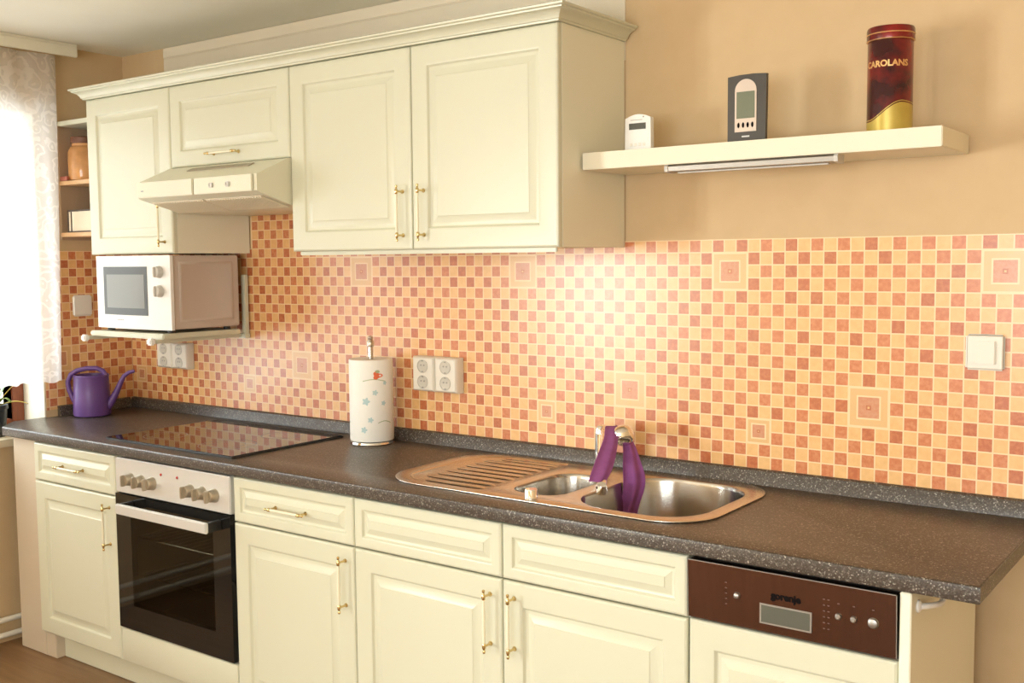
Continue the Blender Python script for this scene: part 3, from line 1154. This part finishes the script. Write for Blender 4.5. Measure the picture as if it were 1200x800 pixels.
# bowed front with the window recess
b = nb()
nx = 16
def fy(x):
    s = (x - .060) / .441
    return -.3575 - .013 * math.sin(PI * s)
cols = [.0600 + .441 * k / nx for k in range(nx + 1)]
pts = [(x, fy(x)) for x in cols]
poly = pts + [(.501, -.3455), (.0600, -.3455)]
prism(b, [(p[0], p[1]) for p in poly], 'z', mz0 - .002, mz1 + .001)
mf = obj('front_panel', b, WHITEP, t, angle=50)
def bowed(bm, x0, x1, z0, z1, d0, d1, mi):
    n = 12
    A = [bm.verts.new((x0 + (x1 - x0) * k / n, fy(x0 + (x1 - x0) * k / n) - d1, z0)) for k in range(n + 1)]
    B = [bm.verts.new((x0 + (x1 - x0) * k / n, fy(x0 + (x1 - x0) * k / n) - d1, z1)) for k in range(n + 1)]
    A2 = [bm.verts.new((v.co.x, v.co.y + d1 - d0, z0)) for v in A]
    B2 = [bm.verts.new((v.co.x, v.co.y + d1 - d0, z1)) for v in B]
    bf = set(bm.faces)
    for k in range(n):
        bm.faces.new((A[k], A[k + 1], B[k + 1], B[k]))
        bm.faces.new((A2[k], B2[k], B2[k + 1], A2[k + 1]))
        bm.faces.new((A[k], A2[k], A2[k + 1], A[k + 1]))
        bm.faces.new((B[k], B[k + 1], B2[k + 1], B2[k]))
    bm.faces.new((A[0], B[0], B2[0], A2[0]))
    bm.faces.new((A[-1], A2[-1], B2[-1], B[-1]))
    mark(bm, bf, mi)
b = nb()
bowed(b, .112, .382, 1.313, 1.486, .0002, .0012, 1)
bowed(b, .134, .366, 1.338, 1.458, .0013, .0020, 0)
obj('window', b, [MWGLASS, MWDARK], mf)
for kz in (1.467, 1.400):
    b = nb()
    kx = .448
    lathe(b, [(.021, -.0003), (.021, -.006), (.0185, -.018), (.016, -.020)], (kx, fy(kx), kz), 'y', 28)
    box(b, kx - .004, kx + .004, fy(kx) - .028, fy(kx) - .019, kz - .018, kz + .018, .002)
    obj('dial', b, GREYP, mf)
b = nb()
for k in range(4):
    box(b, .20 + k * .010, .207 + k * .010, fy(.22) - .0010, fy(.22) - .0002, 1.294, 1.297)
obj('badge', b, PRINTG, mf)
for fx in (.10, .46):
    for fyy in (-.33, -.09):
        b = nb()
        lathe(b, [(.014, 0), (.012, .0118)], (fx, fyy, 1.2535), 'z', 16)
        obj('foot', b, BLACK, t)

# ------------------------------------------------------------------ open corner shelves behind the curtain
t = thing('corner_shelf', 'open corner shelf unit between the lace curtain and left wall cabinet', 'shelf', (-.13, -.16, 1.60))
cx0, cx1, cyf = XL + .004, -.004, -.310
for nm, za, zb, m in (('top_board', 2.026, 2.044, CREAM), ('shelf_board', 1.800, 1.816, SHELFW), ('shelf_board', 1.602, 1.618, SHELFW)):
    b = nb()
    box(b, cx0 + .017, cx1 - .013, cyf, -.018, za, zb, .002)
    obj(nm, b, m, t)
b = nb()
box(b, cx0, cx0 + .016, cyf + .004, -.018, 1.590, 2.044, .001)
obj('side_board', b, SHELFB, t)
b = nb()
box(b, cx1 - .012, cx1, cyf + .004, -.018, 1.590, 2.044, .001)
obj('side_board', b, CARC, t)
b = nb()
box(b, cx0 + .017, cx1 - .013, -.017, -.006, 1.590, 2.044)
obj('back_board', b, SHELFB, t)
# contents
t = thing('storage_jar', 'amber jar with dark lid on the middle corner shelf', 'jar', (-.175, -.245, 1.8165))
b = nb()
lathe(b, [(.044, .0003), (.055, .004), (.058, .02), (.058, .11), (.050, .128), (.042, .134), (.042, .144)], (-.182, -.240, 1.8165), 'z', 28)
obj('jar_body', b, JARM, t)
b = nb()
lathe(b, [(.045, .1445), (.047, .147), (.047, .165), (.044, .169), (.010, .172)], (-.182, -.240, 1.8165), 'z', 28)
obj('lid', b, LIDM, t)
b = nb()
box(b, -.240, -.190, -.3085, -.2990, 1.8168, 1.834, .002)
tag(obj('packet', b, REDB), 'small dark red packet lying in front of the amber jar', 'packet')
t = thing('storage_box', 'cream box with dark edges on the lower corner shelf', 'box', (-.12, -.24, 1.6185))
b = nb()
box(b, -.222, -.030, -.292, -.120, 1.6187, 1.702, .002)
obj('box_body', b, PAPERB, t)
b = nb()
for (xa, xb, za, zb) in ((-.2225, -.0295, 1.6986, 1.7046), (-.2225, -.0295, 1.6188, 1.624), (-.2225, -.216, 1.624, 1.6986), (-.200, -.195, 1.624, 1.6986), (-.036, -.0295, 1.624, 1.6986)):
    box(b, xa, xb, -.2945, -.2922, za, zb)
obj('edge_binding', b, BOXD, t)


# ------------------------------------------------------------------ sockets and switch
def double_socket(x0, x1, z0, z1, label, group):
    t = thing('socket', label, 'socket', ((x0 + x1) / 2, -.003, z0), group)
    b = nb()
    cx = (x0 + x1) / 2
    # tapered cover plate: wall side wider than the face
    y0, y1 = -.0036, -.040
    def R(i, y):
        return [b.verts.new((px, y, pz)) for px, pz in ((x0 + i, z0 + i), (x1 - i, z0 + i), (x1 - i, z1 - i), (x0 + i, z1 - i))]
    RR = [R(0, y0), R(0, y0 - .026), R(.003, y1 + .003), R(.007, y1)]
    b.faces.new(RR[0])
    for A, B in zip(RR, RR[1:]):
        for k in range(4):
            b.faces.new((A[k], A[(k + 1) % 4], B[(k + 1) % 4], B[k]))
    b.faces.new(RR[-1])
    obj('cover_plate', b, SOCKW, t)
    for s in (-1, 1):
        zc = (z0 + z1) / 2 + s * .0255
        b = nb()
        lathe(b, [(.0215, -.0002), (.0220, -.0020), (.0200, -.0024), (.0190, -.0012), (.0165, -.0008)], (cx, y1, zc), 'y', 32, 0)
        for q in (-1, 1):
            lathe(b, [(.0026, -.0001), (.0026, -.0014)], (cx + q * .0065, y1 - .0006, zc + .003), 'y', 12, 1)
            box(b, cx - .003, cx + .003, y1 - .0030, y1 - .0008, zc + q * .0175 - .002, zc + q * .0175 + .002, 0, 1)
        obj('outlet', b, [SOCKD, PRINTG], t)
    return t


s1 = double_socket(1.322, 1.414, 1.077, 1.190, 'left one of the two white double sockets right of the paper roll', 'sockets beside the paper roll')
dup(s1, (.0945, 0, 0), 'right one of the two white double sockets right of the paper roll')
s2 = double_socket(-.046, .049, 1.081, 1.182, 'left one of the two white sockets on the tiles below the microwave', 'sockets below the microwave')
dup(s2, (.0975, 0, 0), 'right one of the two white sockets on the tiles below the microwave')
t = thing('light_switch', 'square white light switch on the tiles at the far right', 'switch', (3.057, -.003, 1.236))
b = nb()
box(b, 3.0145, 3.0995, -.014, -.0036, 1.235, 1.3185, .006, 0, 3)
obj('frame', b, SOCKW, t)
b = nb()
box(b, 3.0285, 3.0805, -.0195, -.0142, 1.2500, 1.3035, .002)
obj('rocker', b, SOCKW, t)
b = nb()
box(b, XL + .0036, XL + .016, -.268, -.184, 1.290, 1.374, .006, 0, 3)
tag(obj('blank_plate', b, SOCKW), 'blank square white cover plate on the tiles left of the microwave', 'cover plate')

# ------------------------------------------------------------------ floating shelf, strip light, things on it
SZ = 1.776
b = nb()
box(b, 2.1045, 3.010, -.235, -.003, 1.732, SZ, .002)
tag(obj('wall_shelf', b, CREAMS), 'thick cream floating shelf on the orange wall right of the cabinets', 'shelf')
t = thing('strip_light', 'slim aluminium strip light under the floating shelf', 'light', (2.55, -.2, 1.715))
b = nb()
prism(b, [(-.185, 1.7315), (-.222, 1.7315), (-.226, 1.727), (-.224, 1.716), (-.212, 1.7135), (-.185, 1.7135)], 'x', 2.352, 2.772)
obj('housing', b, ALU, t)
for xa in (2.342, 2.7725):
    b = nb()
    prism(b, [(-.183, 1.7318), (-.223, 1.7318), (-.2275, 1.727), (-.2255, 1.715), (-.212, 1.7125), (-.183, 1.7125)], 'x', xa, xa + .0095)
    obj('end_cap', b, GREYP, t)
b = nb()
box(b, 2.37, 2.755, -.210, -.190, 1.7105, 1.7133, .001)
obj('diffuser', b, GREYP, t)

# thermostat remote
t = thing('thermometer', 'small white thermometer with dark display at left end of the shelf', 'thermometer', (2.2340, -.16, SZ))
b = nb()
z0 = SZ + .0005
n = 14
pl = [(2.1970, z0), (2.2740, z0), (2.2730, z0 + .086)] + [(2.2730 - .075 * k / n, z0 + .086 + .010 * math.sin(PI * k / n)) for k in range(1, n)] + [(2.1980, z0 + .086)]
prism(b, pl, 'y', -.172, -.156)
tb = obj('case', b, WHITEP, t, angle=50)
b = nb()
box(b, 2.2100, 2.2590, -.1732, -.1721, z0 + .057, z0 + .073, 0)
obj('display', b, LCDD, tb)
b = nb()
for k in range(4):
    b = nb()
    box(b, 2.2125 + k * .0125, 2.2205 + k * .0125, -.1735, -.1721, z0 + .014, z0 + .022, .001)
    obj('button', b, SOCKW, tb)
b = nb()
box(b, 2.2140, 2.2490, -.1726, -.1721, z0 + .0805, z0 + .082)
obj('print', b, PRINTG, tb)
b = nb()
lathe(b, [(.0022, 0), (.0018, -.0010)], (2.2520, -.1721, z0 + .0885), 'y', 12)
obj('indicator_lamp', b, PRINTG, tb)

# weather station
t = thing('weather_station', 'dark weather station with silver arched face standing mid shelf', 'weather station', (2.5385, -.16, SZ))
b = nb()
zs = SZ + .0005
prism(b, [(2.4875, zs), (2.5855, zs), (2.5875, zs + .163), (2.5535, zs + .1655), (2.5185, zs + .1650), (2.4875, zs + .162)], 'y', -.172, -.160)
sc_ = obj('case', b, STATD, t)
b = nb()
n = 16
pl = [(2.5070, zs + .028), (2.5630, zs + .028), (2.5630, zs + .126)] + [(2.5350 + .028 * math.cos(PI * k / n), zs + .126 + .028 * math.sin(PI * k / n)) for k in range(1, n)] + [(2.5070, zs + .126)]
prism(b, pl, 'y', -.1738, -.1721)
sf = obj('face', b, STATS, t)
b = nb()
box(b, 2.5120, 2.5585, -.1748, -.1739, zs + .060, zs + .124)
obj('display', b, LCD, sf)
b = nb()
for k in range(4):
    b = nb()
    lathe(b, [(.0040, 0), (.0034, -.0016)], (2.5170 + k * .0120, -.1739, zs + .044), 'y', 14, sx=.75, sy=1.7)
    obj('button', b, PRINT, sf)
b = nb()
box(b, 2.5250, 2.5450, -.1726, -.1721, zs + .0150, zs + .0185)
obj('print', b, PRINTW, sc_)
b = nb()
prism(b, [(-.1598, zs + .10), (-.1598, zs + .092), (-.110, zs + .0003), (-.105, zs + .0003)], 'x', 2.5135, 2.5585)
obj('stand', b, STATD, t)

# tall round tin
tc_ = (2.868, -.135)
t = thing('tin', 'tall round burgundy and gold tin at the right end of the shelf', 'tin', (tc_[0], tc_[1], SZ))
R0 = .0495
b = nb()
lathe(b, [(R0 - .002, .0004), (R0, .003), (R0, .205), (R0 - .001, .2065)], (tc_[0], tc_[1], SZ), 'z', 56)
body = obj('tin_body', b, TIN, t)
b = nb()
lathe(b, [(R0 + .0020, .2068), (R0 + .0024, .209), (R0 + .0024, .232), (R0 + .0006, .236), (R0 - .004, .2365), (R0 - .006, .2345)], (tc_[0], tc_[1], SZ), 'z', 56)
lid = obj('lid', b, TIN, t)
b = nb()
lathe(b, [(R0 + .0024, .2195), (R0 + .0034, .2203), (R0 + .0034, .2213), (R0 + .0024, .2221)], (tc_[0], tc_[1], SZ), 'z', 56)
lathe(b, [(R0 + .0022, .2062), (R0 + .0032, .2067), (R0 + .0032, .2075), (R0 + .0022, .2080)], (tc_[0], tc_[1], SZ), 'z', 56)
obj('gold_line', b, TINRIM, lid)
A0 = math.atan2(-2.48, .75)          # direction to the viewer


def tp(s, z, r):
    """s: arc length right of the centre of the visible face"""
    a = A0 + s / R0
    return (tc_[0] + r * math.cos(a), tc_[1] + r * math.sin(a), SZ + z)


def wave(s):
    return .046 + .020 * math.sin(max(-PI / 2, min(PI / 2, (s + .012) / .040 * PI / 2))) - (max(0, s - .03)) * .12


def band(bm, zf0, zf1, r, mi):
    n = 72
    L = PI * R0
    prev = None
    for k in range(n + 1):
        s = -L + 2 * L * k / n
        q = (bm.verts.new(tp(s, zf0(s), r)), bm.verts.new(tp(s, zf1(s), r)))
        if prev:
            f = bm.faces.new((prev[0], q[0], q[1], prev[1]))
            f.material_index = mi
        prev = q


b = nb()
band(b, lambda s: .0035, wave, R0 + .0003, 0)
band(b, lambda s: wave(s) + .0028, lambda s: wave(s) + .0046, R0 + .0003, 0)
obj('gold_print', b, TINGOLD, body)
b = nb()
text_bm(b, 'CAROLANS', .0195, lambda u, v, w: tp(u - .010, .146 + v, R0 + .0004 + w), 0, .0006, 1.0, 0, .0006)
text_bm(b, 'IRISH CREAM', .0048, lambda u, v, w: tp(u - .004, .139 + v, R0 + .0004 + w), 0, .0006, 1.1) if False else box(b, 0, 0, 0, 0, 0, 0) if False else None
obj('lettering', b, TINRIM, body)

# ------------------------------------------------------------------ paper roll on its holder
rc = (1.206, -.110)
t = thing('paper_towel_holder', 'steel kitchen roll holder standing left of the sockets', 'holder', (rc[0], rc[1], ZW))
b = nb()
lathe(b, [(.070, .0005), (.072, .003), (.070, .009), (.060, .011), (.012, .012)], (rc[0], rc[1], ZW), 'z', 40)
obj('base', b, CHROME, t)
b = nb()
lathe(b, [(.0085, .012), (.0085, .316), (.0115, .318), (.0125, .326), (.0115, .334), (.0085, .338), (.0085, .341), (.010, .344), (.010, .348), (.004, .352)], (rc[0], rc[1], ZW), 'z', 24)
obj('pole', b, STEEL, t)
t = thing('paper_roll', 'white printed kitchen paper roll on the steel holder', 'paper roll', (rc[0], rc[1], ZW + .013))
RP = .0715
b = nb()
zb = ZW + .013
lathe(b, [(.0205, 0), (RP - .001, 0), (RP, .002), (RP, .262), (RP - .001, .264), (.0205, .264), (.0205, 0)], (rc[0], rc[1], zb), 'z', 64, smooth=True)
bmesh.ops.delete(b, geom=[f for f in b.faces if len(f.verts) > 6], context='FACES')
A1 = math.atan2(-2.5, 2.42)


def rp(s, z, d=.0004):
    a = A1 + s / RP
    return Vector((rc[0] + (RP + d) * math.cos(a), rc[1] + (RP + d) * math.sin(a), zb + z))


def blob(bm, s, z, rs, rz, mi, lobes=0):
    n = 20
    c = bm.verts.new(rp(s, z))
    ring = []
    for k in range(n):
        a = 2 * PI * k / n
        q = 1 + (.28 * math.cos(lobes * a) if lobes else 0)
        ring.append(bm.verts.new(rp(s + rs * q * math.cos(a), z + rz * q * math.sin(a))))
    for k in range(n):
        f = bm.faces.new((c, ring[k], ring[(k + 1) % n]))
        f.material_index = mi


for rep in (-.16, 0, .16):
    for (s, z, q) in ((-.018, .132, .011), (.012, .160, .008), (-.004, .072, .008), (-.026, .040, .009), (.040, .125, .007), (.046, .19, .006)):
        blob(b, rep + s, z, q, q, 1, 5)
    for (s0, s1, zz) in ((-.028, .050, .196), (.020, .070, .060)):
        for k in range(10):
            u0, u1 = s0 + (s1 - s0) * k / 10, s0 + (s1 - s0) * (k + 1) / 10
            f0, f1 = zz + .006 * math.sin(k * .35), zz + .006 * math.sin((k + 1) * .35)
            f = b.faces.new([b.verts.new(rp(rep + u, w)) for u, w in ((u0, f0), (u1, f1), (u1, f1 + .0024), (u0, f0 + .0024))])
            f.material_index = 2
    blob(b, rep + .020, .215, .015, .011, 3, 3)
    blob(b, rep + .020, .228, .008, .005, 2)
obj('roll', b, [PAPER, PBLUE, PGREEN, PRED], t)

# ------------------------------------------------------------------ watering can
wc = (-.155, -.262)
t = thing('watering_can', 'violet plastic watering can in the left corner of the worktop', 'watering can', (wc[0], wc[1], ZW))
dx = Vector((.80, .60, 0))           # spout direction
b = nb()
lathe(b, [(r * 1.16, z * 1.14) for r, z in ((.050, .0006), (.059, .003), (.061, .010), (.0585, .080), (.056, .132), (.058, .138), (.0565, .142), (.053, .141), (.052, .134), (.055, .080), (.056, .014), (.030, .008))],
      (wc[0], wc[1], ZW), 'z', 40)
obj('can_body', b, VIOLET, t)
def P(a, z, s=0):
    a, z = a * 1.16, z * 1.14
    return (wc[0] + dx.x * a - dx.y * s, wc[1] + dx.y * a + dx.x * s, ZW + z)
b = nb()
tube(b, [P(.052, .030), P(.066, .050), P(.084, .082), P(.098, .112), P(.110, .135), P(.128, .148), P(.146, .152)],
     [.016, .015, .012, .010, .0085, .0075, .0065], 16)
obj('spout', b, VIOLET, t)
b = nb()
hp = [P(-.056, .040), P(-.066, .062), P(-.076, .090), P(-.079, .118), P(-.068, .142), P(-.045, .156), P(-.012, .163), P(.020, .163), P(.040, .154), P(.050, .138), P(.0525, .120)]
tube(b, hp, [.008, .009, .0095, .0095, .0095, .0095, .0095, .0095, .0095, .009, .008], 14)
obj('handle', b, VIOLET, t)

# ------------------------------------------------------------------ curtain, pelmet, plant, pipes
b = nb()
ny, nz = 110, 24
y0, y1 = -.325, -1.95
grid = []
for i in range(nz + 1):
    z = 2.288 + (1.046 - 2.288) * i / nz
    row = []
    for k in range(ny + 1):
        s = k / ny
        y = y0 - .024 * (i / nz) + (y1 - y0) * s
        a = .010 + .008 * (i / nz)
        x = -.212 + a * math.sin(s * 52 + .6 * math.sin(s * 17)) + .004 * math.sin(s * 131 + i * .2)
        row.append(b.verts.new((x, y, z + (.004 * math.sin(s * 150) if i == nz else 0))))
    grid.append(row)
for A, B in zip(grid, grid[1:]):
    for k in range(ny):
        b.faces.new((A[k], A[k + 1], B[k + 1], B[k]))
tag(obj('lace_curtain', b, LACE, angle=80), 'white lace curtain hanging in front of the left window', 'curtain')
t = thing('curtain_rail', 'white curtain rail board on the ceiling above the lace curtain', 'curtain rail', (-.2, -1.15, 2.289))
b = nb()
box(b, -.262, -.172, -2.05, -.255, 2.326, ZC - .0005, .002)
obj('rail_board', b, CREAMS, t)
b = nb()
box(b, -.186, -.172, -2.05, -.255, 2.287, 2.3255, .002)
obj('pelmet', b, CREAMS, t)

t = thing('potted_plant', 'strap-leaved plant in a dark pot on the window sill', 'plant', (-.345, -.548, W1[2]))
pc = (-.352, -.550)
b = nb()
lathe(b, [(.036, .0005), (.038, .003), (.046, .105), (.050, .107), (.050, .122), (.046, .122), (.044, .112), (.020, .110)], (pc[0], pc[1], W1[2]), 'z', 32)
obj('pot', b, POT, t)
b = nb()
lathe(b, [(.0435, .1115), (.030, .114), (.008, .116)], (pc[0], pc[1], W1[2]), 'z', 24)
obj('soil', b, SOIL, t)


def leaf(ang, L, h, w, droop, m):
    b = nb()
    n = 14
    d = Vector((math.cos(ang), math.sin(ang), 0))
    sd = Vector((-d.y, d.x, 0))
    A, B, Cc = [], [], []
    for k in range(n + 1):
        s = k / n
        p = Vector((pc[0], pc[1], W1[2] + .113)) + d * (L * s + .006) + Vector((0, 0, h * math.sin(s * PI * .5) - droop * s ** 3))
        ww = w * (math.sin(min(1, s * 1.15 + .18) * PI * .86)) * (1 if s < .95 else .4) + .0006
        A.append(b.verts.new(p - sd * ww + Vector((0, 0, ww * .35))))
        B.append(b.verts.new(p))
        Cc.append(b.verts.new(p + sd * ww + Vector((0, 0, ww * .35))))
    for k in range(n):
        b.faces.new((A[k], A[k + 1], B[k + 1], B[k]))
        b.faces.new((B[k], B[k + 1], Cc[k + 1], Cc[k]))
    o = obj('leaf', b, m, t, angle=80)
    so = o.modifiers.new('sol', 'SOLIDIFY')
    so.thickness = .0008


for (a, L, h, w, dr, m) in ((.95, .115, .105, .009, .01, LEAFY), (.75, .120, .030, .010, .02, LEAFY), (1.35, .10, .15, .010, .02, LEAF), (-.5, .08, .17, .011, .03, LEAF),
                            (-1.3, .15, .14, .011, .06, LEAF), (-2.0, .13, .12, .012, .05, LEAF), (.1, .10, .055, .010, .03, LEAF),
                            (-1.6, .17, .20, .011, .05, LEAF), (.45, .09, .19, .009, .02, LEAF), (-.9, .13, .07, .011, .04, LEAF), (1.7, .06, .20, .009, .01, LEAF)):
    leaf(a, L, h, w, dr, m)
for pz, lab in ((.166, 'upper one of two white heating pipes along the left wall'), (.108, 'lower one of two white heating pipes along the left wall')):
    b = nb()
    tube(b, [(-.232, -2.9, pz), (-.232, -1.6, pz), (-.232, -.30, pz)], .0105, 16)
    tag(obj('heating_pipe', b, PIPE), lab, 'pipe', 'heating pipes')
